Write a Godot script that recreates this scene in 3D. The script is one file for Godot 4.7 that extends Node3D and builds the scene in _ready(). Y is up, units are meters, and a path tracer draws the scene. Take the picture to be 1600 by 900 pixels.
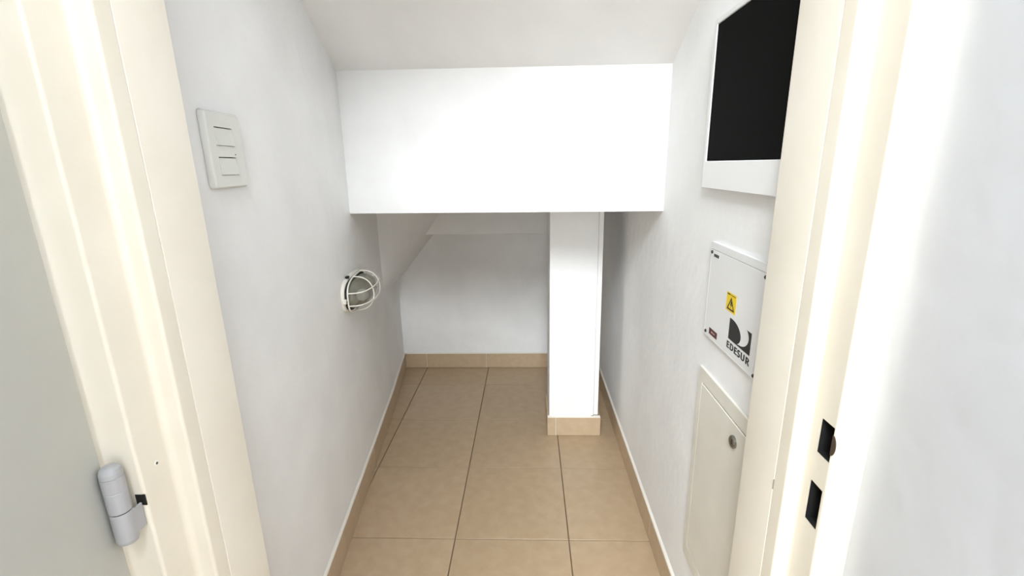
extends Node3D
# Small storage closet under a staircase, seen through its open metal door frame.

const TILE := 0.35
const LEFT_WALL := [Vector2(-0.505, -0.60), Vector2(-0.541, -0.969), Vector2(-0.604, -1.54), Vector2(-0.656, -2.00), Vector2(-0.717, -2.452)]   # (x, z)
const RIGHT_X := 0.366
const BACK_Z := -2.452
const JAMB_R := 0.402
const HALL_RIGHT := 0.95
const TURN_WALL := 16.0      # degrees by which the hall wall beside the frame closes in towards the camera
const DOOR_OPEN := 25.0      # degrees short of a right angle
const HALL_LEFT := -2.9
const HALL_BACK := 4.2
const HALL_TOP := 2.4
const PANEL := Vector2(0.8, 1.6)
const PANEL_AT := Vector3(-0.15, HALL_TOP, 1.25)
const PANEL_E := 14.0
const WIN_E := 5.0
const WIN_X := -0.45
const WIN_W := 1.1
const WIN_Y0 := 0.32
const WIN_Y1 := 2.08
const HEAD_Y := 1.74

var M := {}
var taken := {}


func _ready() -> void:
	set_camera()
	set_light()
	make_materials()
	build_shell()
	build_floor()
	build_baseboards()
	build_pillar()
	build_door_frame()
	build_door()
	build_window()
	build_panel_lamp()
	build_switch()
	build_bulkhead_lamp()
	build_black_panel()
	build_meter_box()
	build_lower_cabinet()


# ------------------------------------------------------------------ camera and light
func set_camera() -> void:
	var c := Camera3D.new()
	c.name = "camera"
	c.projection = Camera3D.PROJECTION_PERSPECTIVE
	c.keep_aspect = Camera3D.KEEP_HEIGHT
	c.fov = 63.52
	c.near = 0.02
	c.far = 200.0
	c.position = Vector3(0, 1.1126, 0)
	c.rotation_order = EULER_ORDER_YXZ
	c.rotation = Vector3(-0.2578, 0.0381, -0.0178)
	add_child(c)
	c.current = true


func set_light() -> void:
	var env := Environment.new()
	env.background_mode = Environment.BG_SKY
	var sky := Sky.new()
	var ps := ProceduralSkyMaterial.new()
	ps.sky_top_color = Color(0.80, 0.86, 0.95)
	ps.sky_horizon_color = Color(0.92, 0.94, 0.97)
	ps.ground_bottom_color = Color(0.45, 0.43, 0.40)
	ps.ground_horizon_color = Color(0.80, 0.80, 0.80)
	ps.sky_energy_multiplier = 1.0
	sky.sky_material = ps
	env.sky = sky
	env.tonemap_mode = Environment.TONE_MAPPER_LINEAR
	env.tonemap_exposure = 1.31
	env.sdfgi_enabled = true
	env.ssao_enabled = true
	env.ssil_enabled = true
	var we := WorldEnvironment.new()
	we.name = "world"
	we.environment = env
	add_child(we)
	# daylight coming in through the large hall window behind the camera
	var a := AreaLight3D.new()
	a.name = "window_daylight"
	a.area_size = Vector2(WIN_W, WIN_Y1 - WIN_Y0)
	a.area_normalize_energy = true
	a.light_color = Color(0.95, 0.978, 1.0)
	a.light_energy = WIN_E
	a.area_range = 12.0
	a.area_attenuation = 2.0
	a.shadow_enabled = true
	a.position = Vector3(WIN_X, (WIN_Y0 + WIN_Y1) / 2.0, HALL_BACK - 0.03)
	add_child(a)
	# flat panel lamp in the hall ceiling, above and behind the camera
	var p := AreaLight3D.new()
	p.name = "ceiling_panel_light"
	p.area_size = PANEL
	p.area_normalize_energy = true
	p.light_color = Color(0.95, 0.978, 1.0)
	p.light_energy = PANEL_E
	p.area_range = 12.0
	p.area_attenuation = 2.0
	p.shadow_enabled = true
	p.position = PANEL_AT - Vector3(0, 0.03, 0)
	p.rotation.x = -PI / 2
	add_child(p)


# ------------------------------------------------------------------ materials
func noise_tex(freq: float, seed_no: int, lo: Color, hi: Color, size := 512, oct := 4) -> NoiseTexture2D:
	var n := FastNoiseLite.new()
	n.noise_type = FastNoiseLite.TYPE_SIMPLEX_SMOOTH
	n.seed = seed_no
	n.frequency = freq
	n.fractal_octaves = oct
	var g := Gradient.new()
	g.set_color(0, lo)
	g.set_color(1, hi)
	var t := NoiseTexture2D.new()
	t.width = size
	t.height = size
	t.seamless = true
	t.noise = n
	t.color_ramp = g
	return t


func bump_tex(freq: float, seed_no: int, strength: float, size := 512) -> NoiseTexture2D:
	var n := FastNoiseLite.new()
	n.noise_type = FastNoiseLite.TYPE_SIMPLEX_SMOOTH
	n.seed = seed_no
	n.frequency = freq
	n.fractal_octaves = 4
	var t := NoiseTexture2D.new()
	t.width = size
	t.height = size
	t.seamless = true
	t.noise = n
	t.as_normal_map = true
	t.bump_strength = strength
	return t


func mat(called: String, c: Color, rough := 0.6, metal := 0.0) -> StandardMaterial3D:
	var m := StandardMaterial3D.new()
	m.resource_name = called
	m.albedo_color = c
	m.roughness = rough
	m.metallic = metal
	M[called] = m
	return m


func textured(m: StandardMaterial3D, tex: Texture2D, scale: float, bump: Texture2D = null, depth := 0.3) -> void:
	m.uv1_triplanar = true
	m.uv1_world_triplanar = true
	m.uv1_scale = Vector3.ONE * scale
	m.albedo_texture = tex
	if bump:
		m.normal_enabled = true
		m.normal_texture = bump
		m.normal_scale = depth


func make_materials() -> void:
	var soft := noise_tex(0.006, 3, Color(0.965, 0.965, 0.965), Color(1, 1, 1))
	var plaster_bump := bump_tex(0.03, 5, 4.0)
	textured(mat("wall_paint", Color(0.963, 0.962, 0.957), 0.75), soft, 1.1, plaster_bump, 0.12)
	textured(mat("hall_paint", Color(0.93, 0.942, 0.965), 0.75), soft, 0.9, plaster_bump, 0.10)
	textured(mat("soffit_paint", Color(0.963, 0.962, 0.957), 0.8), soft, 1.3, plaster_bump, 0.15)
	var enamel_bump := bump_tex(0.012, 21, 3.0)
	textured(mat("cream_enamel", Color(0.925, 0.898, 0.835), 0.32), noise_tex(0.008, 31, Color(0.97, 0.965, 0.955), Color(1, 1, 1)), 1.6, enamel_bump, 0.10)
	textured(mat("cream_liner", Color(0.945, 0.92, 0.865), 0.42), noise_tex(0.008, 37, Color(0.97, 0.965, 0.955), Color(1, 1, 1)), 1.4, enamel_bump, 0.08)
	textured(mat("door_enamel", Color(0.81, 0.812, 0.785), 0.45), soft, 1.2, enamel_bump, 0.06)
	textured(mat("cabinet_enamel", Color(0.90, 0.885, 0.84), 0.42), soft, 2.0, enamel_bump, 0.08)
	# floor tiles: three close tones of the same mottled beige ceramic
	var mottle := noise_tex(0.012, 77, Color(0.945, 0.935, 0.92), Color(1, 1, 1), 1024, 5)
	var tile_bump := bump_tex(0.05, 78, 3.0)
	for k in 3:
		var c: Color = [Color(0.715, 0.622, 0.507), Color(0.707, 0.614, 0.498), Color(0.722, 0.630, 0.516)][k]
		var m := mat("tile_%d" % k, c, 0.36)
		textured(m, mottle, 1.5, tile_bump, 0.05)
		m.uv1_offset = Vector3(0.31 * k, 0.17 * k, 0.23 * k)
	textured(mat("skirting", Color(0.775, 0.685, 0.57), 0.34), mottle, 1.9, tile_bump, 0.05)
	mat("grout", Color(0.47, 0.385, 0.29), 0.9)
	mat("caulk", Color(0.88, 0.86, 0.82), 0.7)
	mat("concrete", Color(0.70, 0.69, 0.66), 0.9)
	mat("plastic_white", Color(0.86, 0.86, 0.835), 0.38)
	mat("rocker_white", Color(0.845, 0.845, 0.815), 0.33)
	mat("slot_dark", Color(0.06, 0.06, 0.055), 0.6)
	mat("lamp_enamel", Color(0.93, 0.915, 0.87), 0.35)
	mat("gasket", Color(0.10, 0.095, 0.085), 0.7)
	mat("socket", Color(0.55, 0.54, 0.50), 0.5)
	var g := mat("frosted_glass", Color(0.56, 0.55, 0.49, 0.55), 0.06)
	g.transparency = BaseMaterial3D.TRANSPARENCY_ALPHA
	mat("bulb_glass", Color(0.94, 0.94, 0.92), 0.08)
	mat("chrome", Color(0.62, 0.61, 0.59), 0.22, 1.0)
	mat("hinge_paint", Color(0.68, 0.68, 0.685), 0.42)
	mat("hinge_gap", Color(0.03, 0.03, 0.03), 0.6)
	mat("black_panel", Color(0.06, 0.06, 0.058), 0.7)
	M["black_panel"].metallic_specular = 0.12
	mat("black_hole", Color(0.03, 0.03, 0.03), 0.8)
	mat("brown_steel", Color(0.30, 0.24, 0.18), 0.45, 0.4)
	mat("box_white", Color(0.905, 0.905, 0.90), 0.38)
	mat("screw_steel", Color(0.30, 0.29, 0.28), 0.4, 0.7)
	mat("print_black", Color(0.06, 0.06, 0.065), 0.5)
	mat("print_yellow", Color(0.93, 0.80, 0.08), 0.45)
	mat("print_red", Color(0.30, 0.07, 0.06), 0.5)
	mat("print_pale", Color(0.72, 0.60, 0.57), 0.5)
	mat("print_white", Color(0.92, 0.92, 0.91), 0.5)
	var df := mat("diffuser", Color(0.9, 0.9, 0.9), 0.6)
	df.emission_enabled = true
	df.emission = Color(0.95, 0.978, 1.0)
	df.emission_energy_multiplier = 1.5
	var pane := mat("window_glass", Color(0.97, 0.98, 1.0, 0.06), 0.02)
	pane.transparency = BaseMaterial3D.TRANSPARENCY_ALPHA


# ------------------------------------------------------------------ mesh helpers
func begin() -> SurfaceTool:
	var st := SurfaceTool.new()
	st.begin(Mesh.PRIMITIVE_TRIANGLES)
	return st


func tri(st: SurfaceTool, a: Vector3, b: Vector3, c: Vector3, na: Vector3, nb: Vector3, nc: Vector3) -> void:
	# front faces run clockwise
	if (b - a).cross(c - a).dot(na + nb + nc) > 0.0:
		var t := b; b = c; c = t
		t = nb; nb = nc; nc = t
	st.set_normal(na); st.add_vertex(a)
	st.set_normal(nb); st.add_vertex(b)
	st.set_normal(nc); st.add_vertex(c)


func face(st: SurfaceTool, pts: Array, outward: Vector3) -> void:
	var n: Vector3 = Vector3.ZERO
	for i in range(1, pts.size() - 1):
		n += (pts[i] - pts[0]).cross(pts[i + 1] - pts[0])
	n = n.normalized()
	if n.dot(outward) < 0.0:
		n = -n
	for i in range(1, pts.size() - 1):
		tri(st, pts[0], pts[i], pts[i + 1], n, n, n)


func quad_n(st: SurfaceTool, p: Array, n: Array) -> void:
	tri(st, p[0], p[1], p[2], n[0], n[1], n[2])
	tri(st, p[0], p[2], p[3], n[0], n[2], n[3])


func box(st: SurfaceTool, lo: Vector3, hi: Vector3, b := 0.0, xf := Transform3D.IDENTITY) -> void:
	var c := (lo + hi) * 0.5
	var h := (hi - lo) * 0.5
	b = minf(b, minf(h.x, minf(h.y, h.z)) * 0.9)
	var v := func(s: Vector3, ax: int) -> Vector3:
		var q := Vector3(h.x - b, h.y - b, h.z - b)
		q[ax] = h[ax]
		return xf * (c + q * s)
	for ax in 3:
		var u := (ax + 1) % 3
		var w := (ax + 2) % 3
		for s in [-1.0, 1.0]:
			var pts := []
			for e in [[-1, -1], [1, -1], [1, 1], [-1, 1]]:
				var sg := Vector3.ONE
				sg[ax] = s; sg[u] = e[0]; sg[w] = e[1]
				pts.append(v.call(sg, ax))
			var o := Vector3.ZERO
			o[ax] = s
			face(st, pts, xf.basis * o)
	if b <= 0.0:
		return
	for ax in 3:
		var u := (ax + 1) % 3
		var w := (ax + 2) % 3
		for e in [[-1, -1], [1, -1], [1, 1], [-1, 1]]:
			var s0 := Vector3.ONE
			s0[u] = e[0]; s0[w] = e[1]
			s0[ax] = -1.0
			var s1 := s0
			s1[ax] = 1.0
			var o := s0
			o[ax] = 0.0
			face(st, [v.call(s0, u), v.call(s1, u), v.call(s1, w), v.call(s0, w)], xf.basis * o)
	for sx in [-1, 1]:
		for sy in [-1, 1]:
			for sz in [-1, 1]:
				var s := Vector3(sx, sy, sz)
				face(st, [v.call(s, 0), v.call(s, 1), v.call(s, 2)], xf.basis * s)


func hexa(st: SurfaceTool, p: Array) -> void:
	# p: eight corners, 0-3 one side, 4-7 the opposite side in the same order
	var c := Vector3.ZERO
	for q in p:
		c += q / 8.0
	for f in [[0, 1, 2, 3], [4, 5, 6, 7], [0, 1, 5, 4], [1, 2, 6, 5], [2, 3, 7, 6], [3, 0, 4, 7]]:
		var m: Vector3 = (p[f[0]] + p[f[1]] + p[f[2]] + p[f[3]]) / 4.0
		face(st, [p[f[0]], p[f[1]], p[f[2]], p[f[3]]], m - c)


func edge_out(poly: PackedVector2Array, i: int) -> Vector2:
	var d: Vector2 = (poly[(i + 1) % poly.size()] - poly[i]).normalized()
	return Vector2(d.y, -d.x)      # outward for a counter-clockwise polygon


func ccw(poly: PackedVector2Array) -> PackedVector2Array:
	var a := 0.0
	for i in poly.size():
		a += poly[i].cross(poly[(i + 1) % poly.size()])
	if a < 0.0:
		poly.reverse()
	return poly


func inset(poly: PackedVector2Array, d: float) -> PackedVector2Array:
	var r := PackedVector2Array()
	var n := poly.size()
	for i in n:
		var n0 := edge_out(poly, (i + n - 1) % n)
		var n1 := edge_out(poly, i)
		var k := 1.0 + n0.dot(n1)
		r.append(poly[i] - (n0 + n1) * (d / maxf(k, 0.3)))
	return r


func prism(st: SurfaceTool, poly: PackedVector2Array, z0: float, z1: float, xf: Transform3D, b := 0.0, smooth := -1.0) -> void:
	# polygon in local xy, extruded along local z; b chamfers the edge at z1; smooth: cosine above which sides share normals
	poly = ccw(poly)
	var n := poly.size()
	var top := inset(poly, b) if b > 0.0 else poly
	var zt := z1 - b
	for i in n:
		var j := (i + 1) % n
		var o := edge_out(poly, i)
		var ni := o
		var nj := o
		if smooth > -1.0:
			var op := edge_out(poly, (i + n - 1) % n)
			var on := edge_out(poly, j)
			if op.dot(o) > smooth:
				ni = (op + o).normalized()
			if on.dot(o) > smooth:
				nj = (on + o).normalized()
		var a3 := xf.basis * Vector3(ni.x, ni.y, 0)
		var b3 := xf.basis * Vector3(nj.x, nj.y, 0)
		var pi0 := xf * Vector3(poly[i].x, poly[i].y, z0)
		var pj0 := xf * Vector3(poly[j].x, poly[j].y, z0)
		var pi1 := xf * Vector3(poly[i].x, poly[i].y, zt)
		var pj1 := xf * Vector3(poly[j].x, poly[j].y, zt)
		quad_n(st, [pi0, pj0, pj1, pi1], [a3, b3, b3, a3])
		if b > 0.0:
			var up := xf.basis * Vector3(0, 0, signf(z1 - z0))
			var ca := (a3 + up).normalized()
			var cb := (b3 + up).normalized()
			quad_n(st, [pi1, pj1, xf * Vector3(top[j].x, top[j].y, z1), xf * Vector3(top[i].x, top[i].y, z1)], [ca, cb, cb, ca])
	var idx := Geometry2D.triangulate_polygon(top)
	var nz := xf.basis * Vector3(0, 0, signf(z1 - z0))
	for k in range(0, idx.size(), 3):
		tri(st, xf * Vector3(top[idx[k]].x, top[idx[k]].y, z1), xf * Vector3(top[idx[k + 1]].x, top[idx[k + 1]].y, z1), xf * Vector3(top[idx[k + 2]].x, top[idx[k + 2]].y, z1), nz, nz, nz)
	idx = Geometry2D.triangulate_polygon(poly)
	for k in range(0, idx.size(), 3):
		tri(st, xf * Vector3(poly[idx[k]].x, poly[idx[k]].y, z0), xf * Vector3(poly[idx[k + 1]].x, poly[idx[k + 1]].y, z0), xf * Vector3(poly[idx[k + 2]].x, poly[idx[k + 2]].y, z0), -nz, -nz, -nz)


func rounded(corners: Array, radii: Array, seg := 6) -> PackedVector2Array:
	var r := PackedVector2Array()
	var n := corners.size()
	for i in n:
		var p: Vector2 = corners[i]
		var a: Vector2 = corners[(i + n - 1) % n]
		var b: Vector2 = corners[(i + 1) % n]
		var rad: float = radii[i]
		if rad <= 0.0:
			r.append(p)
			continue
		var u := (a - p).normalized()
		var w := (b - p).normalized()
		var ang := acos(clampf(u.dot(w), -1, 1))
		var t := rad / tan(ang / 2.0)
		var c := p + (u + w).normalized() * (rad / sin(ang / 2.0))
		var s0 := p + u * t - c
		var s1 := p + w * t - c
		var sweep := s0.angle_to(s1)
		for k in seg + 1:
			r.append(c + s0.rotated(sweep * k / seg))
	return r


func tube(st: SurfaceTool, pts: Array, r: float, sides := 8, closed := false) -> void:
	var n := pts.size()
	var rings := []
	var up := Vector3.ZERO
	for i in n:
		var d: Vector3
		if closed:
			d = (pts[(i + 1) % n] - pts[(i + n - 1) % n]).normalized()
		else:
			d = (pts[mini(i + 1, n - 1)] - pts[maxi(i - 1, 0)]).normalized()
		if up == Vector3.ZERO:
			up = d.cross(Vector3(0.31, 0.87, 0.38)).normalized()
		up = (up - d * up.dot(d)).normalized()
		var side := d.cross(up)
		var ring := []
		for k in sides:
			var a := TAU * k / sides
			ring.append(up * cos(a) + side * sin(a))
		rings.append(ring)
	var last := n if closed else n - 1
	for i in last:
		var j := (i + 1) % n
		for k in sides:
			var l := (k + 1) % sides
			quad_n(st, [pts[i] + rings[i][k] * r, pts[i] + rings[i][l] * r, pts[j] + rings[j][l] * r, pts[j] + rings[j][k] * r], [rings[i][k], rings[i][l], rings[j][l], rings[j][k]])
	if not closed:
		for e in [0, n - 1]:
			var o: Vector3 = (pts[e] - pts[1 if e == 0 else n - 2]).normalized()
			var c := []
			for k in sides:
				c.append(pts[e] + rings[e][k] * r)
			face(st, c, o)


func lathe(st: SurfaceTool, prof: Array, xf: Transform3D, sides := 24) -> void:
	# profile of (radius, height) turned about local y
	for i in prof.size() - 1:
		var p: Vector2 = prof[i]
		var q: Vector2 = prof[i + 1]
		var d := (q - p).normalized()
		var nn := Vector2(d.y, -d.x)
		for k in sides:
			var a := TAU * k / sides
			var b := TAU * (k + 1) / sides
			var da := Vector3(cos(a), 0, sin(a))
			var db := Vector3(cos(b), 0, sin(b))
			var y := Vector3.UP
			var na := xf.basis * (da * nn.x + y * nn.y)
			var nb := xf.basis * (db * nn.x + y * nn.y)
			if p.x > 1e-6:
				tri(st, xf * (da * p.x + y * p.y), xf * (db * p.x + y * p.y), xf * (db * q.x + y * q.y), na, nb, nb)
			if q.x > 1e-6:
				tri(st, xf * (da * p.x + y * p.y), xf * (db * q.x + y * q.y), xf * (da * q.x + y * q.y), na, nb, na)


func put(st: SurfaceTool, called: String, m: String, parent: Node = null) -> MeshInstance3D:
	var o := MeshInstance3D.new()
	o.name = called
	o.mesh = st.commit()
	o.mesh.surface_set_material(0, M[m])
	o.cast_shadow = GeometryInstance3D.SHADOW_CASTING_SETTING_ON
	(parent if parent else self).add_child(o, true)
	return o


func root(called: String, at := Vector3.ZERO, turn := 0.0) -> Node3D:
	var o := Node3D.new()
	o.name = called
	o.position = at
	o.rotation.y = turn
	add_child(o, true)
	return o


func tag(o: Node, label: String, category: String, kind := "", group := "") -> Node:
	o.set_meta("label", label)
	if category: o.set_meta("category", category)
	if kind: o.set_meta("kind", kind)
	if group: o.set_meta("group", group)
	return o


func up_frame() -> Transform3D:
	# local (x, y, z) -> world (x, z, y): polygons given as (x, z) and extruded upwards
	return Transform3D(Basis(Vector3(1, 0, 0), Vector3(0, 0, 1), Vector3(0, 1, 0)), Vector3.ZERO)


func left_x(z: float) -> float:
	for i in LEFT_WALL.size() - 1:
		var a: Vector2 = LEFT_WALL[i]
		var b: Vector2 = LEFT_WALL[i + 1]
		if z <= a.y and z >= b.y:
			return lerpf(a.x, b.x, (z - a.y) / (b.y - a.y))
	return LEFT_WALL[0].x


# ------------------------------------------------------------------ shell
func build_shell() -> void:
	var st := begin()
	var poly := PackedVector2Array()
	for p in LEFT_WALL:
		poly.append(p)
	poly.append(Vector2(-0.716, -2.60))
	poly.append(Vector2(-0.95, -2.60))
	poly.append(Vector2(-0.95, -0.60))
	prism(st, poly, 0.0, 2.3, up_frame(), 0.0, 0.97)
	tag(put(st, "wall_left", "wall_paint"), "white painted closet wall carrying the light switch and the caged lamp", "wall", "structure")

	st = begin()
	box(st, Vector3(RIGHT_X, 0, -2.60), Vector3(RIGHT_X + 0.2, 2.3, -0.60))
	var wr := put(st, "wall_right", "wall_paint")
	tag(wr, "white painted closet wall carrying the meter box and utility panels", "wall", "structure")

	st = begin()
	box(st, Vector3(-0.95, 0, -2.60), Vector3(0.6, 1.2, BACK_Z))
	tag(put(st, "wall_back", "wall_paint"), "white back wall at the low end of the closet above a tile skirting", "wall", "structure")

	# wall between hall and closet, round the door opening
	st = begin()
	box(st, Vector3(HALL_LEFT - 0.15, 0, -0.66), Vector3(-0.55, HALL_TOP, -0.504))
	box(st, Vector3(JAMB_R - 0.001, 0, -0.66), Vector3(HALL_RIGHT + 0.15, HALL_TOP, -0.504))
	box(st, Vector3(-0.55, HEAD_Y + 0.055, -0.66), Vector3(JAMB_R - 0.001, HALL_TOP, -0.504))
	tag(put(st, "wall_front", "hall_paint"), "cool white hall wall round the door opening of the closet", "wall", "structure")

	st = begin()
	var wa := Vector2(0.4005, -0.506)
	var wb := wa + Vector2(-sin(deg_to_rad(TURN_WALL)), cos(deg_to_rad(TURN_WALL))) * 0.62
	prism(st, PackedVector2Array([wa, wb, Vector2(HALL_RIGHT, wb.y + 0.02), Vector2(HALL_RIGHT, HALL_BACK), Vector2(HALL_RIGHT + 0.15, HALL_BACK), Vector2(HALL_RIGHT + 0.15, -0.506)]), 0.0, HALL_TOP, up_frame())
	tag(put(st, "wall_hall_right", "hall_paint"), "cool white hall wall beside the latch side of the door frame", "wall", "structure")
	st = begin()
	box(st, Vector3(HALL_LEFT - 0.15, 0, -0.504), Vector3(HALL_LEFT, HALL_TOP, HALL_BACK))
	tag(put(st, "wall_hall_left", "hall_paint"), "white hall wall behind the open closet door", "wall", "structure")
	st = begin()
	var wx0 := WIN_X - WIN_W / 2.0
	var wx1 := WIN_X + WIN_W / 2.0
	var wy0 := WIN_Y0
	var wy1 := WIN_Y1
	box(st, Vector3(HALL_LEFT - 0.15, 0, HALL_BACK), Vector3(wx0, HALL_TOP, HALL_BACK + 0.15))
	box(st, Vector3(wx1, 0, HALL_BACK), Vector3(HALL_RIGHT + 0.15, HALL_TOP, HALL_BACK + 0.15))
	box(st, Vector3(wx0, 0, HALL_BACK), Vector3(wx1, wy0, HALL_BACK + 0.15))
	box(st, Vector3(wx0, wy1, HALL_BACK), Vector3(wx1, HALL_TOP, HALL_BACK + 0.15))
	tag(put(st, "wall_hall_back", "hall_paint"), "white hall wall round the daylight window opposite the closet", "wall", "structure")
	st = begin()
	box(st, Vector3(HALL_LEFT - 0.15, HALL_TOP, -0.66), Vector3(HALL_RIGHT + 0.15, HALL_TOP + 0.12, HALL_BACK + 0.15))
	tag(put(st, "ceiling_hall", "hall_paint"), "flat white ceiling of the hall in front of the closet", "ceiling", "structure")

	# sloping underside of the stair flight over the front half of the closet
	st = begin()
	var a := Vector3(-0.606, 1.412, -1.592)
	var b := Vector3(0.368, 1.347, -1.290)
	var sa := Vector3(0.085, 0.433, 1.0)
	var sb := Vector3(0.0, 0.50, 1.0)
	var a1 := a + sa * (1.592 - 0.60) + Vector3(-0.06, 0, 0)
	var b1 := b + sb * (1.290 - 0.60) + Vector3(0.06, 0, 0)
	a += Vector3(-0.06, 0, -0.02) - sa * 0.06
	b += Vector3(0.06, 0.0, 0.015) - sb * 0.06
	var up := Vector3(0, 0.12, 0)
	hexa(st, [a, b, b1, a1, a + up, b + up, b1 + up, a1 + up])
	tag(put(st, "ceiling", "soffit_paint"), "white sloping ceiling under the stair flight, rising towards the door", "ceiling", "structure")

	# the deep beam where the slope ends
	st = begin()
	var bl0 := Vector3(-0.606, 0.961, -1.580)
	var br0 := Vector3(0.368, 0.987, -1.290)
	var bl1 := Vector3(-0.606, 1.412, -1.592)
	var br1 := Vector3(0.368, 1.347, -1.290)
	var ext := Vector3(0.08, 0.0, 0.024)
	bl0 -= ext; bl1 -= ext; br0 += ext; br1 += ext
	var th := Vector3(-0.046, 0, 0.154).normalized() * -0.16
	th = Vector3(0.047, 0, -0.153)
	bl1.y += 0.04; br1.y += 0.04
	hexa(st, [bl0, br0, br1, bl1, bl0 + th, br0 + th, br1 + th, bl1 + th])
	tag(put(st, "wall_beam", "wall_paint"), "bright white drop beam spanning the closet above the low recess", "beam", "structure")

	st = begin()
	prism(st, PackedVector2Array([Vector2(-0.95, -2.60), Vector2(0.6, -2.60), Vector2(0.6, -1.32), Vector2(-0.95, -1.79)]), 0.99, 1.12, up_frame())
	tag(put(st, "ceiling_recess", "soffit_paint"), "low white ceiling of the recess behind the drop beam", "ceiling", "structure")

	st = begin()
	box(st, Vector3(-0.600, 0.784, -2.46), Vector3(RIGHT_X + 0.05, 1.0, -2.30), 0.002)
	tag(put(st, "trim_1", "wall_paint"), "small white dropped ledge across the top of the closet's back wall", "ledge", "structure")

	# warped soffit of the turning flight: vertical at the wall bend, leaning over at the back wall
	st = begin()
	var nu := 14
	var nv := 10
	var grid := []
	for i in nu + 1:
		var s := 1.0 - pow(1.0 - float(i) / nu, 1.8)
		var row := []
		for k in nv + 1:
			var t := float(k) / nv
			var pa := Vector3(-0.658, 0.551, -2.00).lerp(Vector3(-0.658, 1.0, -2.00), t)
			var pb := Vector3(-0.702, 0.532, BACK_Z).lerp(Vector3(-0.702 + 0.187 * 2.05, 0.532 + 0.223 * 2.05, BACK_Z), t)
			var q := pa.lerp(pb, s)
			q.z = lerpf(pa.z, pb.z, float(i) / nu)
			row.append(q)
		grid.append(row)
	for i in nu:
		for k in nv:
			var nn := []
			for e in [[i, k], [i + 1, k], [i + 1, k + 1], [i, k + 1]]:
				var i0: int = maxi(e[0] - 1, 0)
				var i1: int = mini(e[0] + 1, nu)
				var k0: int = maxi(e[1] - 1, 0)
				var k1: int = mini(e[1] + 1, nv)
				var g: Vector3 = (grid[i1][e[1]] - grid[i0][e[1]]).cross(grid[e[0]][k1] - grid[e[0]][k0]).normalized()
				if g.x < 0.0:
					g = -g
				nn.append(g)
			quad_n(st, [grid[i][k], grid[i + 1][k], grid[i + 1][k + 1], grid[i][k + 1]], nn)
	# closed behind, so that it is a solid mass
	for i in nu:
		face(st, [grid[i][0], grid[i + 1][0], grid[i + 1][0] + Vector3(-0.1, 0, 0), grid[i][0] + Vector3(-0.1, 0, 0)], Vector3.DOWN)
		face(st, [grid[i][0] + Vector3(-0.1, 0, 0), grid[i + 1][0] + Vector3(-0.1, 0, 0), grid[i + 1][nv] + Vector3(-0.1, 0, 0), grid[i][nv] + Vector3(-0.1, 0, 0)], Vector3.LEFT)
	tag(put(st, "ceiling_soffit", "soffit_paint"), "curved white stair soffit leaning over the back corner behind the caged lamp", "soffit", "structure")


# ------------------------------------------------------------------ floor
func build_floor() -> void:
	var st := begin()
	box(st, Vector3(HALL_LEFT - 0.15, -0.12, -2.60), Vector3(HALL_RIGHT + 0.15, -0.0050, HALL_BACK + 0.15))
	var fl := put(st, "floor", "grout")
	tag(fl, "beige square ceramic tile floor with thin dark joints", "floor", "structure")
	var closet := PackedVector2Array()
	for i in range(1, LEFT_WALL.size()):
		closet.append(LEFT_WALL[i] + Vector2(0.003, 0))
	closet.append(Vector2(RIGHT_X - 0.003, BACK_Z))
	closet.append(Vector2(RIGHT_X - 0.003, -0.662))
	closet.append(Vector2(LEFT_WALL[0].x + 0.003, -0.662))
	var door := PackedVector2Array([Vector2(-0.466, -0.662), Vector2(0.338, -0.662), Vector2(0.338, -0.49), Vector2(-0.466, -0.49)])
	var hall := PackedVector2Array([Vector2(HALL_LEFT, -0.49), Vector2(HALL_RIGHT, -0.49), Vector2(HALL_RIGHT, HALL_BACK), Vector2(HALL_LEFT, HALL_BACK)])
	var rng := RandomNumberGenerator.new()
	rng.seed = 11
	for i in range(-8, 4):
		for j in range(-4, 16):
			var x0 := -0.2347 + i * TILE
			var z0 := -1.1853 + j * TILE
			var cell := PackedVector2Array([Vector2(x0, z0), Vector2(x0 + TILE, z0), Vector2(x0 + TILE, z0 + TILE), Vector2(x0, z0 + TILE)])
			for zone in [closet, door, hall]:
				for piece in Geometry2D.intersect_polygons(cell, zone):
					var p := ccw(piece)
					p = inset(p, 0.0018)
					var area := 0.0
					for k in p.size():
						area += p[k].cross(p[(k + 1) % p.size()]) * 0.5
					if area < 0.0002:
						continue
					var t := begin()
					prism(t, p, -0.0055, 0.0 - rng.randf() * 0.0003, up_frame(), 0.0005)
					put(t, "tile", "tile_%d" % rng.randi_range(0, 2), fl)


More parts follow.
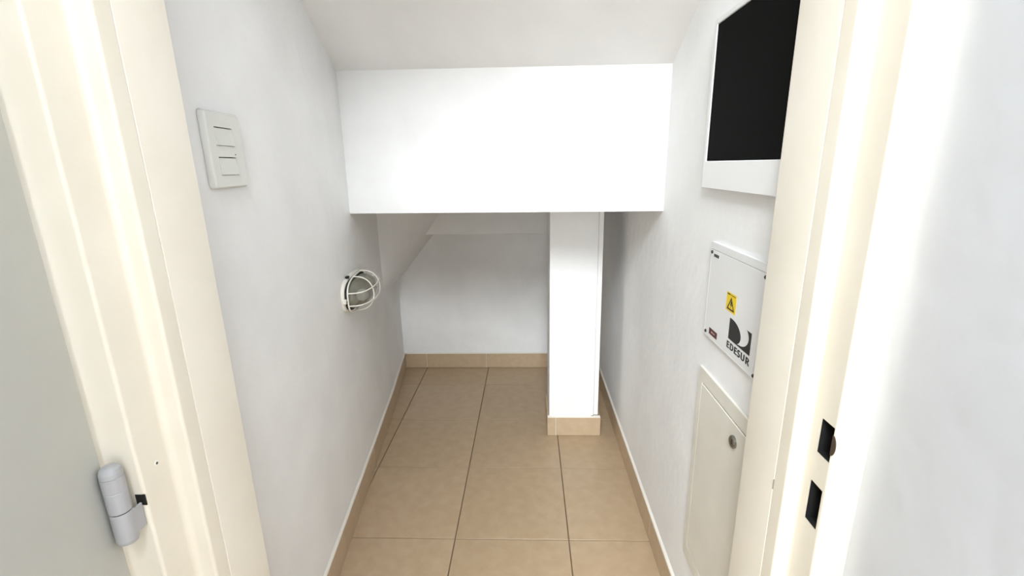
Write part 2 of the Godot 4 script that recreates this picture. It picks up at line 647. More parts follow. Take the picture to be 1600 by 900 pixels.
# ------------------------------------------------------------------ baseboards
func skirt(parent: Node3D, a: Vector2, b: Vector2, cuts: Array, h := 0.085, th := 0.008, solid := true) -> void:
	# tiles from a to b (x, z); the wall lies to the right-hand side when walking from a to b seen from above is -normal
	var d := (b - a).normalized()
	var nrm := Vector2(d.y, -d.x)
	var basis := Basis(Vector3(d.x, 0, d.y), Vector3.UP, Vector3(nrm.x, 0, nrm.y))
	var xf := Transform3D(basis, Vector3(a.x, 0, a.y))
	var stops := [0.0] + cuts + [a.distance_to(b)]
	for i in stops.size() - 1:
		var st := begin()
		box(st, Vector3(stops[i] + 0.0011, 0.0004, -0.001), Vector3(stops[i + 1] - 0.0011, h, th), 0.0014, xf)
		put(st, "skirting_tile", "skirting", parent)
	var g := begin()
	box(g, Vector3(0, 0.0, -0.001), Vector3(a.distance_to(b), h - 0.003, th - 0.0025), 0.0, xf)
	put(g, "joint_filler", "caulk", parent)
	var c := begin()
	hexa(c, [xf * Vector3(0, h - 0.001, -0.001), xf * Vector3(0, h - 0.001, th - 0.0008), xf * Vector3(0, h + 0.0015, th - 0.0015), xf * Vector3(0, h + 0.006, -0.001),
		xf * Vector3(stops[-1], h - 0.001, -0.001), xf * Vector3(stops[-1], h - 0.001, th - 0.0008), xf * Vector3(stops[-1], h + 0.0015, th - 0.0015), xf * Vector3(stops[-1], h + 0.006, -0.001)])
	put(c, "caulk_line", "caulk", parent)


func build_baseboards() -> void:
	var l := root("baseboard_left")
	tag(l, "beige tile skirting along the foot of the wall with the caged lamp", "skirting", "structure")
	var w := LEFT_WALL
	# normal of (d.y, -d.x) must point into the room: walk from the back towards the door
	skirt(l, w[4], w[3], [0.07])
	skirt(l, w[3], w[2], [0.20])
	skirt(l, w[2], w[1], [0.06, 0.41])
	skirt(l, w[1], Vector2(left_x(-0.665), -0.665), [0.19])
	var r := root("baseboard_right")
	tag(r, "beige tile skirting along the foot of the wall with the meter box", "skirting", "structure")
	skirt(r, Vector2(RIGHT_X, -0.665), Vector2(RIGHT_X, BACK_Z), [0.174, 0.524, 0.874, 1.224, 1.574])
	var b := root("baseboard_back")
	tag(b, "beige tile skirting along the back closet wall", "skirting", "structure")
	skirt(b, Vector2(RIGHT_X - 0.01, BACK_Z), Vector2(-0.707, BACK_Z), [0.252, 0.602, 0.943])


# ------------------------------------------------------------------ pillar
func build_pillar() -> void:
	var p := root("pillar", Vector3(0.182, 0, -1.865))
	tag(p, "white square pillar standing on the tiles under the drop beam", "pillar", "structure")
	var inv := Transform3D(Basis.IDENTITY, -p.position)
	var st := begin()
	box(st, Vector3(0.080, 0.0005, -1.965), Vector3(0.2655, 1.02, -1.763), 0.0025, inv)
	put(st, "shaft", "wall_paint", p)
	st = begin()
	box(st, Vector3(0.2660, 0.094, -1.965), Vector3(0.2835, 1.02, -1.7636), 0.0014, inv)
	put(st, "edge_strip", "wall_paint", p)
	st = begin()
	box(st, Vector3(0.256, 0.0885, -1.766), Vector3(0.2655, 0.0915, -1.7615), 0.0, inv)
	put(st, "chip", "socket", p)
	# front tiles, then the two sides
	for s in [[0.0725, 0.1068], [0.1092, 0.2945]]:
		st = begin()
		box(st, Vector3(s[0], 0.0004, -1.765), Vector3(s[1], 0.085, -1.7545), 0.0014, inv)
		put(st, "skirting_tile", "skirting", p)
	st = begin()
	box(st, Vector3(0.0722, 0.0004, -1.965), Vector3(0.0805, 0.085, -1.766), 0.0014, inv)
	put(st, "skirting_tile", "skirting", p)
	st = begin()
	box(st, Vector3(0.283, 0.0004, -1.965), Vector3(0.2945, 0.085, -1.766), 0.0014, inv)
	put(st, "skirting_tile", "skirting", p)
	st = begin()
	box(st, Vector3(0.0745, 0.0, -1.965), Vector3(0.2925, 0.084, -1.757), 0.0, inv)
	hexa(st, [inv * Vector3(0.0735, 0.0845, -1.7556), inv * Vector3(0.2935, 0.0845, -1.7556), inv * Vector3(0.2935, 0.0845, -1.765), inv * Vector3(0.0735, 0.0845, -1.765),
		inv * Vector3(0.0742, 0.0865, -1.7565), inv * Vector3(0.2928, 0.0865, -1.7565), inv * Vector3(0.2925, 0.0905, -1.765), inv * Vector3(0.0745, 0.0905, -1.765)])
	put(st, "caulk_line", "caulk", p)


# ------------------------------------------------------------------ door frame
func jamb_profile() -> PackedVector2Array:
	# right-hand jamb, (x, z): hall face, rebate where the door shuts, stop, deep reveal
	var c := [Vector2(JAMB_R - 0.001, -0.571), Vector2(JAMB_R - 0.001, -0.495), Vector2(0.3585, -0.495), Vector2(0.3585, -0.545), Vector2(0.340, -0.545), Vector2(0.340, -0.571)]
	return rounded(c, [0.0, 0.002, 0.0045, 0.007, 0.0045, 0.0], 7)


func build_door_frame() -> void:
	var f := root("trim_2")
	tag(f, "cream enamelled metal door frame with a stepped rebate", "door frame", "structure")
	# right jamb: one extruded skin, its flat rebate face built round the two pockets for latch and bolt
	var st := begin()
	var prof := ccw(jamb_profile())
	var n := prof.size()
	var lifts := [[0.0, 0.661, 0.0, 0.0], [0.661, 0.718, -0.525, -0.502], [0.718, 0.760, 0.0, 0.0], [0.760, 0.8065, -0.523, -0.499], [0.8065, HEAD_Y, 0.0, 0.0]]
	for i in n:
		var k := (i + 1) % n
		var o := edge_out(prof, i)
		if absf(prof[i].x - 0.3585) < 1e-5 and absf(prof[k].x - 0.3585) < 1e-5 and prof[i].distance_to(prof[k]) > 0.02:
			var za := minf(prof[i].y, prof[k].y)
			var zb := maxf(prof[i].y, prof[k].y)
			for q in lifts:
				var spans := [[za, zb]] if q[3] == 0.0 else [[za, q[2]], [q[3], zb]]
				for sp in spans:
					face(st, [Vector3(0.3585, q[0], sp[0]), Vector3(0.3585, q[0], sp[1]), Vector3(0.3585, q[1], sp[1]), Vector3(0.3585, q[1], sp[0])], Vector3.LEFT)
			continue
		var op := edge_out(prof, (i + n - 1) % n)
		var on := edge_out(prof, k)
		var na := (op + o).normalized() if op.dot(o) > 0.75 else o
		var nb := (on + o).normalized() if on.dot(o) > 0.75 else o
		var a3 := Vector3(na.x, 0, na.y)
		var b3 := Vector3(nb.x, 0, nb.y)
		quad_n(st, [Vector3(prof[i].x, 0, prof[i].y), Vector3(prof[k].x, 0, prof[k].y), Vector3(prof[k].x, HEAD_Y, prof[k].y), Vector3(prof[i].x, HEAD_Y, prof[i].y)], [a3, b3, b3, a3])
	var rj := put(st, "jamb", "cream_enamel", f)
	for q in [lifts[1], lifts[3]]:
		st = begin()
		var x0 := 0.3589
		var x1 := 0.398
		box(st, Vector3(x1 - 0.001, q[0], q[2]), Vector3(x1, q[1], q[3]))
		box(st, Vector3(x0, q[0], q[2]), Vector3(x1, q[1], q[2] + 0.0006))
		box(st, Vector3(x0, q[0], q[3] - 0.0006), Vector3(x1, q[1], q[3]))
		box(st, Vector3(x0, q[0], q[2]), Vector3(x1, q[0] + 0.0006, q[3]))
		box(st, Vector3(x0, q[1] - 0.0006, q[2]), Vector3(x1, q[1], q[3]))
		put(st, "strike_box", "black_hole", rj).set_meta("label", "black latch pocket cut in the jamb")
	# brown lip of the latch pocket, bent round the front corner of the frame
	st = begin()
	var lip := PackedVector2Array()
	for k in 13:
		var a := -PI / 2 + PI * k / 12.0
		lip.append(Vector2(cos(a) * 0.0075, sin(a) * 0.0135))
	prism(st, lip, 0.0, 0.0012, Transform3D(Basis(Vector3(0, 0, 1), Vector3(0, 1, 0), Vector3(-1, 0, 0)), Vector3(0.3585, 0.784, -0.5000)), 0.0004, 0.5)
	put(st, "strike_lip", "brown_steel", rj).set_meta("label", "brown rounded lip of the latch pocket")
	# deep liners behind the seam
	st = begin()
	prism(st, rounded([Vector2(0.3995, -0.664), Vector2(0.3995, -0.5722), Vector2(0.3398, -0.5722), Vector2(0.3398, -0.664)], [0, 0, 0.0012, 0.003], 4), 0.0, HEAD_Y, up_frame(), 0.0, 0.75)
	put(st, "jamb_liner", "cream_liner", f)
	st = begin()
	box(st, Vector3(0.3390, 0.667, -0.5722), Vector3(0.3402, 0.682, -0.5712))
	put(st, "paint_chip", "socket", f)
	# left jamb
	st = begin()
	var c := [Vector2(-0.549, -0.571), Vector2(-0.549, -0.495), Vector2(-0.497, -0.495), Vector2(-0.494, -0.545), Vector2(-0.468, -0.545), Vector2(-0.468, -0.571)]
	prism(st, rounded(c, [0, 0.002, 0.0045, 0.010, 0.0045, 0], 7), 0.0, HEAD_Y, up_frame(), 0.0, 0.75)
	var lj := put(st, "jamb", "cream_enamel", f)
	st = begin()
	prism(st, rounded([Vector2(-0.5495, -0.664), Vector2(-0.5495, -0.5722), Vector2(-0.4678, -0.5722), Vector2(-0.4678, -0.662)], [0, 0, 0.0012, 0.003], 4), 0.0, HEAD_Y, up_frame(), 0.0, 0.75)
	put(st, "jamb_liner", "cream_liner", f)
	st = begin()
	lathe(st, [Vector2(0.0, 0.0), Vector2(0.0036, 0.0), Vector2(0.0036, 0.0006), Vector2(0.0018, 0.0008), Vector2(0.0018, 0.0002), Vector2(0.0, 0.0002)], Transform3D(Basis(Vector3(0, 1, 0), Vector3(1, 0, 0), Vector3(0, 0, -1)), Vector3(-0.4956, 0.739, -0.521)), 14)
	put(st, "screw_hole", "lamp_enamel", lj)
	st = begin()
	lathe(st, [Vector2(0.0, 0.0), Vector2(0.0017, 0.0), Vector2(0.0017, 0.0007), Vector2(0.0, 0.0007)], Transform3D(Basis(Vector3(0, 1, 0), Vector3(1, 0, 0), Vector3(0, 0, -1)), Vector3(-0.4956, 0.739, -0.521)), 10)
	put(st, "screw_bore", "hinge_gap", lj)
	# head
	st = begin()
	box(st, Vector3(-0.549, HEAD_Y, -0.571), Vector3(JAMB_R - 0.001, HEAD_Y + 0.055, -0.495), 0.003)
	box(st, Vector3(-0.494, HEAD_Y - 0.019, -0.571), Vector3(0.3585, HEAD_Y, -0.545), 0.003)
	put(st, "head", "cream_enamel", f)
	st = begin()
	box(st, Vector3(-0.549, HEAD_Y, -0.664), Vector3(0.3995, HEAD_Y + 0.055, -0.5722), 0.002)
	put(st, "head_liner", "cream_liner", f)


# ------------------------------------------------------------------ door
func build_door() -> void:
	var d := root("door_1", Vector3(-0.5135, 0.0, -0.4755))
	tag(d, "plain pale metal closet door standing open beside the frame on a barrel hinge", "door", "structure")
	var inv := Transform3D(Basis.IDENTITY, -d.position)
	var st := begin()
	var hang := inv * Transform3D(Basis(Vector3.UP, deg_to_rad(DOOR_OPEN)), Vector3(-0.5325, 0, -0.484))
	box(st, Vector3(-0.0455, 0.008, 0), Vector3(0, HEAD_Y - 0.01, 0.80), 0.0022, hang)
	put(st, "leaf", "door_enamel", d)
	for y0 in [0.655, 1.42, 0.16]:
		var h := Node3D.new()
		h.name = "hinge"
		d.add_child(h, true)
		h.position = Vector3(0, y0, 0)
		var r := 0.0122
		st = begin()
		lathe(st, [Vector2(0, 0), Vector2(r * 0.55, 0.0006), Vector2(r * 0.86, 0.003), Vector2(r, 0.008), Vector2(r, 0.0468), Vector2(r * 0.97, 0.0476), Vector2(0.0, 0.0476)], Transform3D.IDENTITY, 32)
		put(st, "lower_knuckle", "hinge_paint", h)
		st = begin()
		lathe(st, [Vector2(0, 0.0474), Vector2(r * 0.90, 0.0474), Vector2(r * 0.90, 0.0492), Vector2(0, 0.0492)], Transform3D.IDENTITY, 32)
		put(st, "washer", "hinge_gap", h)
		st = begin()
		lathe(st, [Vector2(0, 0.0490), Vector2(r * 0.97, 0.0490), Vector2(r, 0.0498), Vector2(r, 0.0772), Vector2(r * 0.965, 0.0778), Vector2(r * 0.965, 0.0783), Vector2(r, 0.0789), Vector2(r, 0.0965), Vector2(r * 0.94, 0.0972), Vector2(0, 0.0972)], Transform3D.IDENTITY, 32)
		put(st, "upper_knuckle", "hinge_paint", h)
		st = begin()
		lathe(st, [Vector2(0, 0.0970), Vector2(r * 0.95, 0.0974), Vector2(r * 0.99, 0.0985), Vector2(r * 0.97, 0.104), Vector2(r * 0.86, 0.1085), Vector2(r * 0.60, 0.1115), Vector2(r * 0.3, 0.1126), Vector2(0, 0.113)], Transform3D.IDENTITY, 32)
		put(st, "cap", "hinge_paint", h)
		# the steel tongue welded into the frame
		st = begin()
		box(st, Vector3(0.0085, 0.012, -0.0185), Vector3(0.0118, 0.0455, 0.002), 0.0008)
		put(st, "tongue", "hinge_paint", h)
		# small near-black patch on the frame face, at the top of the tongue
		st = begin()
		box(st, Vector3(0.0035, 0.040, -0.0205), Vector3(0.0170, 0.0560, -0.0188), 0.0005)
		put(st, "dark_patch", "hinge_gap", h)
		st = begin()
		box(st, Vector3(-0.0195, 0.0495, -0.0078), Vector3(-0.0060, 0.094, -0.0048), 0.0008)
		put(st, "leaf_tongue", "hinge_paint", h)


# ------------------------------------------------------------------ hall window, out of view, where the daylight enters
func build_window() -> void:
	var w := root("window_1", Vector3(WIN_X, WIN_Y0, HALL_BACK + 0.075))
	tag(w, "large white framed hall window opposite the closet", "window", "structure")
	var hw := WIN_W / 2.0
	var hh := WIN_Y1 - WIN_Y0
	var st := begin()
	box(st, Vector3(-hw, 0, -0.03), Vector3(hw, 0.05, 0.03), 0.004)
	box(st, Vector3(-hw, hh - 0.05, -0.03), Vector3(hw, hh, 0.03), 0.004)
	box(st, Vector3(-hw, 0.05, -0.03), Vector3(-hw + 0.05, hh - 0.05, 0.03), 0.004)
	box(st, Vector3(hw - 0.05, 0.05, -0.03), Vector3(hw, hh - 0.05, 0.03), 0.004)
	box(st, Vector3(-0.025, 0.05, -0.03), Vector3(0.025, hh - 0.05, 0.03), 0.004)
	put(st, "window_frame", "lamp_enamel", w)
	for x in [-hw + 0.05, 0.025]:
		st = begin()
		box(st, Vector3(x, 0.05, -0.002), Vector3(x + hw - 0.075, hh - 0.05, 0.002))
		put(st, "pane", "window_glass", w)


# ------------------------------------------------------------------ hall ceiling lamp, out of view
func build_panel_lamp() -> void:
	var l := root("ceiling_light", PANEL_AT)
	tag(l, "flat square panel lamp on the hall ceiling before the closet", "ceiling light")
	var st := begin()
	var a := PANEL * 0.5
	for q in [[-a.x - 0.02, -a.y - 0.02, a.x + 0.02, -a.y], [-a.x - 0.02, a.y, a.x + 0.02, a.y + 0.02], [-a.x - 0.02, -a.y, -a.x, a.y], [a.x, -a.y, a.x + 0.02, a.y]]:
		box(st, Vector3(q[0], -0.022, q[1]), Vector3(q[2], 0.0, q[3]), 0.002)
	put(st, "frame", "lamp_enamel", l)
	st = begin()
	box(st, Vector3(-a.x, -0.016, -a.y), Vector3(a.x, -0.002, a.y))
	put(st, "diffuser", "diffuser", l)


# ------------------------------------------------------------------ light switch
func build_switch() -> void:
	var z := -0.8125
	var turn := PI / 2 + atan(0.098)
	var s := root("light_switch", Vector3(left_x(z), 1.083, z), turn)
	tag(s, "white double rocker light switch plate on the wall opposite the black panel", "light switch")
	# local x runs deeper into the closet, z out of the wall
	var st := begin()
	prism(st, rounded([Vector2(-0.0525, 0.002), Vector2(0.0525, 0.002), Vector2(0.0525, 0.122), Vector2(-0.0525, 0.122)], [0.004, 0.004, 0.004, 0.004], 4), 0.0, 0.0045, Transform3D.IDENTITY, 0.0, 0.5)
	put(st, "mounting_frame", "plastic_white", s)
	# cover with two openings
	st = begin()
	var holes := [[0.0215, 0.0515], [0.0695, 0.0995]]
	var hx0 := -0.0335
	var hx1 := 0.0245
	var z1 := 0.0125
	var o := rounded([Vector2(-0.054, 0.0), Vector2(0.054, 0.0), Vector2(0.054, 0.124), Vector2(-0.054, 0.124)], [0.005, 0.005, 0.005, 0.005], 5)
	o = ccw(o)
	var inner := inset(o, 0.0032)
	for i in o.size():
		var j := (i + 1) % o.size()
		var n0 := edge_out(o, i)
		quad_n(st, [Vector3(o[i].x, o[i].y, 0.002), Vector3(o[j].x, o[j].y, 0.002), Vector3(o[j].x, o[j].y, z1 - 0.0035), Vector3(o[i].x, o[i].y, z1 - 0.0035)], [Vector3(n0.x, n0.y, 0), Vector3(n0.x, n0.y, 0), Vector3(n0.x, n0.y, 0), Vector3(n0.x, n0.y, 0)])
		var nb := Vector3(n0.x, n0.y, 0)
		var ne := Vector3(n0.x * 0.3, n0.y * 0.3, 1).normalized()
		quad_n(st, [Vector3(o[i].x, o[i].y, z1 - 0.0035), Vector3(o[j].x, o[j].y, z1 - 0.0035), Vector3(inner[j].x, inner[j].y, z1), Vector3(inner[i].x, inner[i].y, z1)], [nb, nb, ne, ne])
	# face with the openings: strips round them, then the inner outline
	var ox0 := -0.0508
	var ox1 := 0.0508
	var oy0 := 0.0032
	var oy1 := 0.1208
	var ys := [oy0, holes[0][0], holes[0][1], holes[1][0], holes[1][1], oy1]
	for k in 5:
		var spans := [[ox0, ox1]] if k % 2 == 0 else [[ox0, hx0], [hx1, ox1]]
		for q in spans:
			face(st, [Vector3(q[0], ys[k], z1), Vector3(q[1], ys[k], z1), Vector3(q[1], ys[k + 1], z1), Vector3(q[0], ys[k + 1], z1)], Vector3(0, 0, 1))
	for hq in holes:
		var loop := [Vector3(hx0, hq[0], z1), Vector3(hx1, hq[0], z1), Vector3(hx1, hq[1], z1), Vector3(hx0, hq[1], z1)]
		for k in 4:
			var a: Vector3 = loop[k]
			var b: Vector3 = loop[(k + 1) % 4]
			var mid := (a + b) * 0.5
			face(st, [a, b, b - Vector3(0, 0, 0.008), a - Vector3(0, 0, 0.008)], Vector3((hx0 + hx1) / 2, (hq[0] + hq[1]) / 2, z1) - mid)
	put(st, "cover_plate", "plastic_white", s)
	for k in 2:
		var hq: Array = holes[k]
		st = begin()
		box(st, Vector3(hx0, hq[0], 0.0046), Vector3(hx1, hq[1], 0.0052))
		put(st, "slot_shadow_gap", "slot_dark", s)
		st = begin()
		# rocker: tipped, its upper edge pressed in
		var x0 := hx0 + 0.0008
		var x1 := hx1 - 0.0008
		var y0: float = hq[0] + 0.0007
		var y1: float = hq[1] - 0.0016
		hexa(st, [Vector3(x0, y0, 0.005), Vector3(x1, y0, 0.005), Vector3(x1, y1, 0.005), Vector3(x0, y1, 0.005), Vector3(x0, y0, 0.0146), Vector3(x1, y0, 0.0146), Vector3(x1, y1, 0.0112), Vector3(x0, y1, 0.0112)])
		put(st, "rocker", "rocker_white", s)
	st = begin()
	lathe(st, [Vector2(0, 0.0), Vector2(0.0011, 0.0), Vector2(0.0011, 0.0006), Vector2(0, 0.0007)], Transform3D(Basis(Vector3(1, 0, 0), Vector3(0, 0, 1), Vector3(0, -1, 0)), Vector3(0.0225, 0.056, z1)), 10)
	put(st, "indicator_hole", "slot_dark", s)


# ------------------------------------------------------------------ caged bulkhead lamp
func stadium(hl: float, hh: float, seg := 12, e := 2.4) -> PackedVector2Array:
	# superellipse outline
	var r := PackedVector2Array()
	for k in seg * 4:
		var a := TAU * k / (seg * 4)
		r.append(Vector2(hl * signf(cos(a)) * pow(absf(cos(a)), 2.0 / e), hh * signf(sin(a)) * pow(absf(sin(a)), 2.0 / e)))
	return r


func build_bulkhead_lamp() -> void:
	var z := -1.505
	var turn := PI / 2 + atan(0.103)
	var l := root("bulkhead_lamp", Vector3(left_x(z), 0.713, z), turn)
	tag(l, "oval caged bulkhead lamp with grey glass and white wire guard on the closet wall", "wall lamp")
	var hl := 0.130
	var hh := 0.056
	var st := begin()
	prism(st, stadium(hl + 0.002, hh + 0.003, 12, 3.0), 0.0, 0.010, Transform3D.IDENTITY, 0.003, 0.7)
	put(st, "base", "lamp_enamel", l)
	st = begin()
	prism(st, stadium(hl - 0.006, hh - 0.005, 12, 3.0), 0.010, 0.017, Transform3D.IDENTITY, 0.0, 0.7)
	put(st, "gasket", "gasket", l)
	st = begin()
	prism(st, stadium(hl - 0.016, hh - 0.016), 0.017, 0.0185, Transform3D.IDENTITY, 0.0, 0.7)
	put(st, "reflector", "socket", l)
	# glass bowl
	st = begin()
	var nr := 14
	var rings := []
	var outl := stadium(1.0, 1.0, 12, 2.7)
	for i in nr + 1:
		var t := float(i) / nr
		var a := t * PI / 2
		var k := pow(cos(a), 0.8)
		var hgt := 0.017 + 0.057 * pow(sin(a), 0.9)
		var ring := []
		for q in outl:
			ring.append(Vector3(q.x * (hl - 0.012) * k, q.y * (hh - 0.009) * k, hgt))
		rings.append(ring)
	var m: int = rings[0].size()
	var nrm := func(i: int, k: int) -> Vector3:
		if i == nr:
			return Vector3(0, 0, 1)
		var p: Vector3 = rings[i][k]
		var dk: Vector3 = rings[i][(k + 1) % m] - rings[i][(k + m - 1) % m]
		var di: Vector3 = rings[mini(i + 1, nr)][k] - rings[maxi(i - 1, 0)][k]
		var g := dk.cross(di).normalized()
		return g if g.dot(p - Vector3(0, 0, 0.02)) > 0 else -g
	for i in nr:
		for k in m:
			var k2 := (k + 1) % m
			quad_n(st, [rings[i][k], rings[i][k2], rings[i + 1][k2], rings[i + 1][k]], [nrm.call(i, k), nrm.call(i, k2), nrm.call(i + 1, k2), nrm.call(i + 1, k)])
	put(st, "glass_bowl", "frosted_glass", l).set_meta("label", "grey translucent glass bowl")
	# bulb inside
	st = begin()
	var prof := []
	for i in 11:
		var a := PI * i / 10.0
		prof.append(Vector2(sin(a) * 0.021, -cos(a) * 0.026))
	lathe(st, prof, Transform3D(Basis(Vector3(0, 1, 0), Vector3(1, 0, 0), Vector3(0, 0, -1)), Vector3(-0.036, -0.008, 0.042)), 18)
	put(st, "bulb", "bulb_glass", l)
	st = begin()
	lathe(st, [Vector2(0, 0), Vector2(0.014, 0), Vector2(0.014, 0.05), Vector2(0, 0.05)], Transform3D(Basis(Vector3(0, 1, 0), Vector3(1, 0, 0), Vector3(0, 0, -1)), Vector3(-0.014, -0.008, 0.038)), 16)
	put(st, "bulb_holder", "socket", l)
	# guard: rim, two hoops across, two long wires
	var g := Node3D.new()
	g.name = "wire_guard"
	l.add_child(g)
	st = begin()
	var pts := []
	for q in stadium(hl + 0.001, hh + 0.001, 12, 3.0):
		pts.append(Vector3(q.x, q.y, 0.021))
	tube(st, pts, 0.0026, 8, true)
	put(st, "rim_wire", "lamp_enamel", g)
	for x in [-0.048, 0.048]:
		st = begin()
		pts = []
		for k in 25:
			var a := PI * k / 24.0
			pts.append(Vector3(x, -cos(a) * (hh + 0.001), 0.021 + 0.062 * pow(sin(a), 0.75)))
		tube(st, pts, 0.0021, 8)
		put(st, "hoop_wire", "lamp_enamel", g)
	for y in [-0.0205, 0.0205]:
		st = begin()
		pts = []
		for k in 33:
			var a := PI * k / 32.0
			pts.append(Vector3(-cos(a) * (hl - 0.004), y, 0.021 + 0.063 * pow(sin(a), 0.62)))
		tube(st, pts, 0.0021, 8)
		put(st, "long_wire", "lamp_enamel", g)
	# fixing lugs with screws at both ends, hinge strap on top
	for s in [-1, 1]:
		st = begin()
		box(st, Vector3(s * (hl + 0.004) - 0.008, -0.012, 0.006), Vector3(s * (hl + 0.004) + 0.008, 0.004, 0.0175), 0.003)
		put(st, "lug", "lamp_enamel", l)
		st = begin()
		lathe(st, [Vector2(0, 0), Vector2(0.0042, 0), Vector2(0.0042, 0.002), Vector2(0.002, 0.0034), Vector2(0, 0.0036)], Transform3D(Basis(Vector3(1, 0, 0), Vector3(0, 0, 1), Vector3(0, -1, 0)), Vector3(s * (hl + 0.004), -0.004, 0.0172)), 14)
		put(st, "screw", "chrome", l)
	st = begin()
	box(st, Vector3(-0.060, hh - 0.002, 0.0105), Vector3(0.060, hh + 0.0035, 0.0150), 0.001)
	put(st, "top_strap", "lamp_enamel", l)
	st = begin()
	box(st, Vector3(-0.074, hh + 0.0010, 0.003), Vector3(-0.058, hh + 0.0075, 0.013), 0.001)
	put(st, "clip", "gasket", l)


# ------------------------------------------------------------------ panels on the right wall (local x = towards the hall, z = out of the wall)
func build_black_panel() -> void:
	var p := root("black_panel", Vector3(RIGHT_X, 1.062, -0.825), -PI / 2)
	tag(p, "black flat panel in a slim white frame on the wall above the meter box", "panel")
	var x0 := -0.155
	var x1 := 0.152
	var y1 := 0.306
	var bx0 := -0.1435
	var by0 := 0.052
	var by1 := 0.2965
	var st := begin()
	box(st, Vector3(x0, 0, 0), Vector3(x1, by0, 0.014), 0.0015)
	box(st, Vector3(x0, by1, 0), Vector3(x1, y1, 0.014), 0.0015)
	box(st, Vector3(x0, by0 - 0.002, 0), Vector3(bx0, by1 + 0.002, 0.014), 0.0012)
	box(st, Vector3(x1 - 0.008, by0 - 0.002, 0), Vector3(x1, by1 + 0.002, 0.014), 0.0012)
	put(st, "frame", "box_white", p)
	st = begin()
	box(st, Vector3(bx0 + 0.0005, by0 + 0.0005, 0.0), Vector3(x1 - 0.0085, by1 - 0.0005, 0.0125), 0.001)
	put(st, "black_sheet", "black_panel", p).set_meta("label", "matt black sheet")


func rect(st: SurfaceTool, x0: float, y0: float, x1: float, y1: float, z0: float, z1: float, b := 0.0) -> void:
	box(st, Vector3(x0, y0, z0), Vector3(x1, y1, z1), b)


func flat(st: SurfaceTool, pts: Array, z0: float, z1: float) -> void:
	prism(st, PackedVector2Array(pts), z0, z1, Transform3D.IDENTITY)


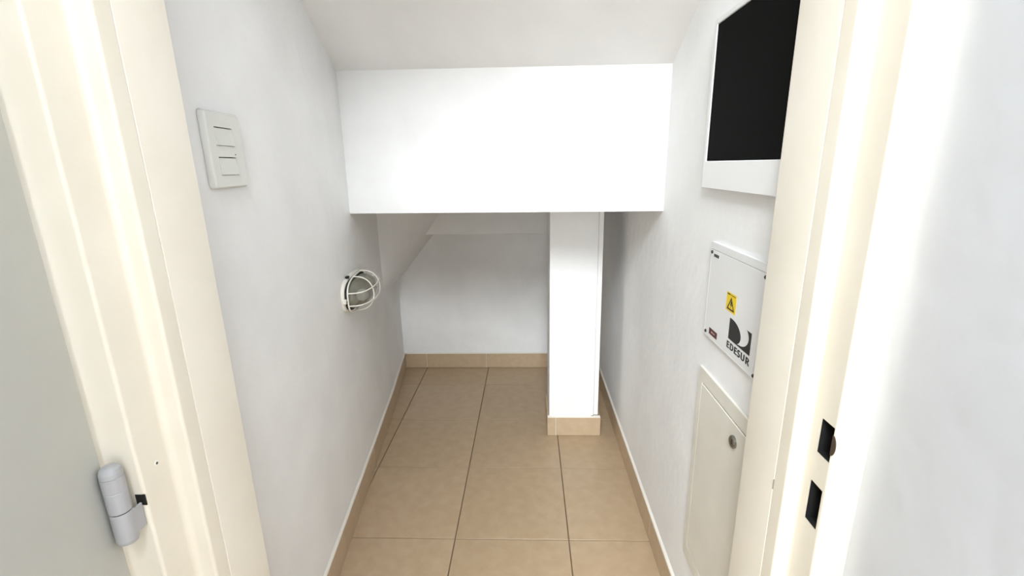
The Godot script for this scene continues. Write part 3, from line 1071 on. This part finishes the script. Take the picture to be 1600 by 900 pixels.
func build_meter_box() -> void:
	var oz := -0.8075
	var oy := 0.7705
	var p := root("meter_box", Vector3(RIGHT_X, oy, oz), -PI / 2)
	tag(p, "white electricity meter box with yellow warning sticker and black EDESUR logo", "meter box")
	p.scale = Vector3(1.0286, 1.0286, 1.0)
	var x0 := -0.108
	var x1 := 0.114
	var st := begin()
	rect(st, x0 - 0.0025, 0.0, x1 + 0.003, 0.0022, 0.0, 0.0055, 0.0005)
	rect(st, x0 - 0.0025, 0.1722, x1 + 0.003, 0.186, 0.0, 0.0055, 0.0006)
	rect(st, x0 - 0.0025, 0.0018, x0 - 0.0005, 0.1726, 0.0, 0.0055, 0.0005)
	rect(st, x1 + 0.0008, 0.0018, x1 + 0.003, 0.1726, 0.0, 0.0055, 0.0005)
	rect(st, x0 - 0.001, 0.001, x1 + 0.001, 0.173, 0.0, 0.0020)
	put(st, "frame", "box_white", p)
	st = begin()
	rect(st, x0, 0.0025, x1, 0.1715, 0.0018, 0.0054, 0.0003)
	var lid := put(st, "lid", "box_white", p)
	var f := 0.0054
	# screws
	for s in [[-0.1035, 0.1665], [0.1035, 0.1660], [-0.1005, 0.0085], [0.1020, 0.0065]]:
		st = begin()
		lathe(st, [Vector2(0, 0), Vector2(0.0032, 0), Vector2(0.0032, 0.0012), Vector2(0.0022, 0.0024), Vector2(0, 0.0028)], Transform3D(Basis(Vector3(1, 0, 0), Vector3(0, 0, 1), Vector3(0, -1, 0)), Vector3(s[0], s[1], f)), 12)
		put(st, "screw", "screw_steel", lid)
	# small serial label
	st = begin()
	rect(st, -0.0945, 0.1575, -0.0695, 0.1665, f, f + 0.0003)
	put(st, "serial_label", "print_white", lid)
	st = begin()
	for k in 3:
		rect(st, -0.0935 + k * 0.0079, 0.1592, -0.0868 + k * 0.0079, 0.1648, f, f + 0.0005)
	put(st, "serial_print", "print_black", lid)
	# yellow warning sticker: black triangle with a lightning flash
	st = begin()
	rect(st, -0.0205, 0.0785, 0.0175, 0.1115, f, f + 0.0004)
	put(st, "warning_sticker", "print_yellow", lid).set_meta("label", "yellow sticker with black warning triangle")
	st = begin()
	var tz := f + 0.0007
	var ta := [Vector2(-0.0165, 0.0815), Vector2(0.0135, 0.0815), Vector2(-0.0015, 0.1050)]
	var tb := [Vector2(-0.0118, 0.0840), Vector2(0.0088, 0.0840), Vector2(-0.0015, 0.1002)]
	for k in 3:
		flat(st, [ta[k], ta[(k + 1) % 3], tb[(k + 1) % 3], tb[k]], f, tz)
	flat(st, [Vector2(-0.0022, 0.0978), Vector2(0.0022, 0.0962), Vector2(0.0004, 0.0925), Vector2(0.0030, 0.0918), Vector2(-0.0024, 0.0852), Vector2(-0.0006, 0.0898), Vector2(-0.0034, 0.0906)], f, tz)
	rect(st, -0.0185, 0.1075, -0.0075, 0.1095, f, tz)
	rect(st, -0.0045, 0.1080, 0.0145, 0.1088, f, tz)
	put(st, "warning_print", "print_black", lid)
	# dark red label in the lower corner
	st = begin()
	rect(st, -0.0845, 0.0090, -0.0470, 0.0215, f, f + 0.0004)
	put(st, "red_label", "print_red", lid)
	st = begin()
	rect(st, -0.0735, 0.0135, -0.0690, 0.0170, f, f + 0.0006)
	rect(st, -0.0675, 0.0128, -0.0660, 0.0176, f, f + 0.0006)
	rect(st, -0.0640, 0.0140, -0.0560, 0.0165, f, f + 0.0006)
	put(st, "red_label_print", "print_pale", lid)
	# logo: filled D and the counter-shape under the white swoosh
	st = begin()
	var sx := 0.001
	var w := 0.081
	var yb := 0.0315
	var h := 0.0375
	var U := func(u: float, v: float) -> Vector2: return Vector2(sx + u * w, yb + h * (1.0 - v))
	var dpts := [U.call(0.0, 0.0)]
	for k in 13:
		var a := -PI / 2 + (PI * 0.5) * k / 12.0
		dpts.append(U.call(0.06 + 0.50 * cos(a), 0.60 + 0.60 * sin(a)))
	for k in range(1, 9):
		var a := (PI * 0.5) * k / 8.0
		dpts.append(U.call(0.30 + 0.26 * cos(a), 0.60 + 0.40 * sin(a)))
	dpts.append(U.call(0.0, 1.0))
	flat(st, dpts, f, f + 0.0005)
	var cp := [U.call(1.0, 0.0), U.call(1.0, 1.0), U.call(0.27, 1.0)]
	for k in 17:
		var a := PI * 0.46 - (PI * 0.46 + 0.62) * k / 16.0
		cp.append(U.call(0.44 + 0.47 * cos(a), 0.36 + 0.58 * sin(a)))
	cp.append(U.call(0.79, 0.0))
	flat(st, cp, f, f + 0.0005)
	put(st, "logo", "print_black", lid)
	# lettering
	var font := SystemFont.new()
	font.font_names = PackedStringArray(["Droid Sans"])
	font.font_weight = 700
	var tm := TextMesh.new()
	tm.font = font
	tm.text = "EDESUR"
	tm.font_size = 64
	tm.pixel_size = 0.01
	tm.depth = 0.05
	tm.curve_step = 1.0
	tm.material = M["print_black"]
	var bb := tm.get_aabb()
	var t := MeshInstance3D.new()
	t.name = "lettering"
	t.mesh = tm
	lid.add_child(t)
	var kx := 0.0865 / bb.size.x
	var ky := 0.0128 / bb.size.y
	t.scale = Vector3(kx, ky, 0.01)
	t.position = Vector3(-0.002 - bb.position.x * kx, 0.0138 - bb.position.y * ky, f + 0.0002)


func build_lower_cabinet() -> void:
	var oz := -0.806
	var p := root("utility_cabinet", Vector3(RIGHT_X, 0.2185, oz), -PI / 2)
	p.scale = Vector3(1.02, 1.02, 1.0)
	tag(p, "cream metal utility cabinet door with round chrome lock under the meter box", "cabinet")
	var x0 := -0.118
	var x1 := 0.124
	var y1 := 0.470
	var dx0 := -0.098
	var dx1 := 0.108
	var dy0 := 0.033
	var dy1 := 0.4385
	var st := begin()
	rect(st, x0, 0, x1, dy0, 0, 0.005, 0.0015)
	rect(st, x0, dy1, x1, y1, 0, 0.005, 0.0015)
	rect(st, x0, dy0 - 0.003, dx0, dy1 + 0.003, 0, 0.005, 0.0015)
	rect(st, dx1, dy0 - 0.003, x1, dy1 + 0.003, 0, 0.005, 0.0015)
	put(st, "frame", "cabinet_enamel", p)
	st = begin()
	rect(st, dx0 + 0.0014, dy0 + 0.0014, dx1 - 0.0014, dy1 - 0.0014, 0.0005, 0.0056, 0.0012)
	var door := put(st, "door", "cabinet_enamel", p)
	st = begin()
	lathe(st, [Vector2(0, 0), Vector2(0.0115, 0), Vector2(0.0115, 0.0035), Vector2(0.0098, 0.0048), Vector2(0.0088, 0.0042), Vector2(0.0, 0.0042)], Transform3D(Basis(Vector3(1, 0, 0), Vector3(0, 0, 1), Vector3(0, -1, 0)), Vector3(0.064, 0.405, 0.0056)), 24)
	put(st, "lock", "chrome", door).set_meta("label", "round chrome lock")
	st = begin()
	rect(st, 0.063, 0.4005, 0.065, 0.4095, 0.0093, 0.0101)
	put(st, "keyhole", "slot_dark", door)
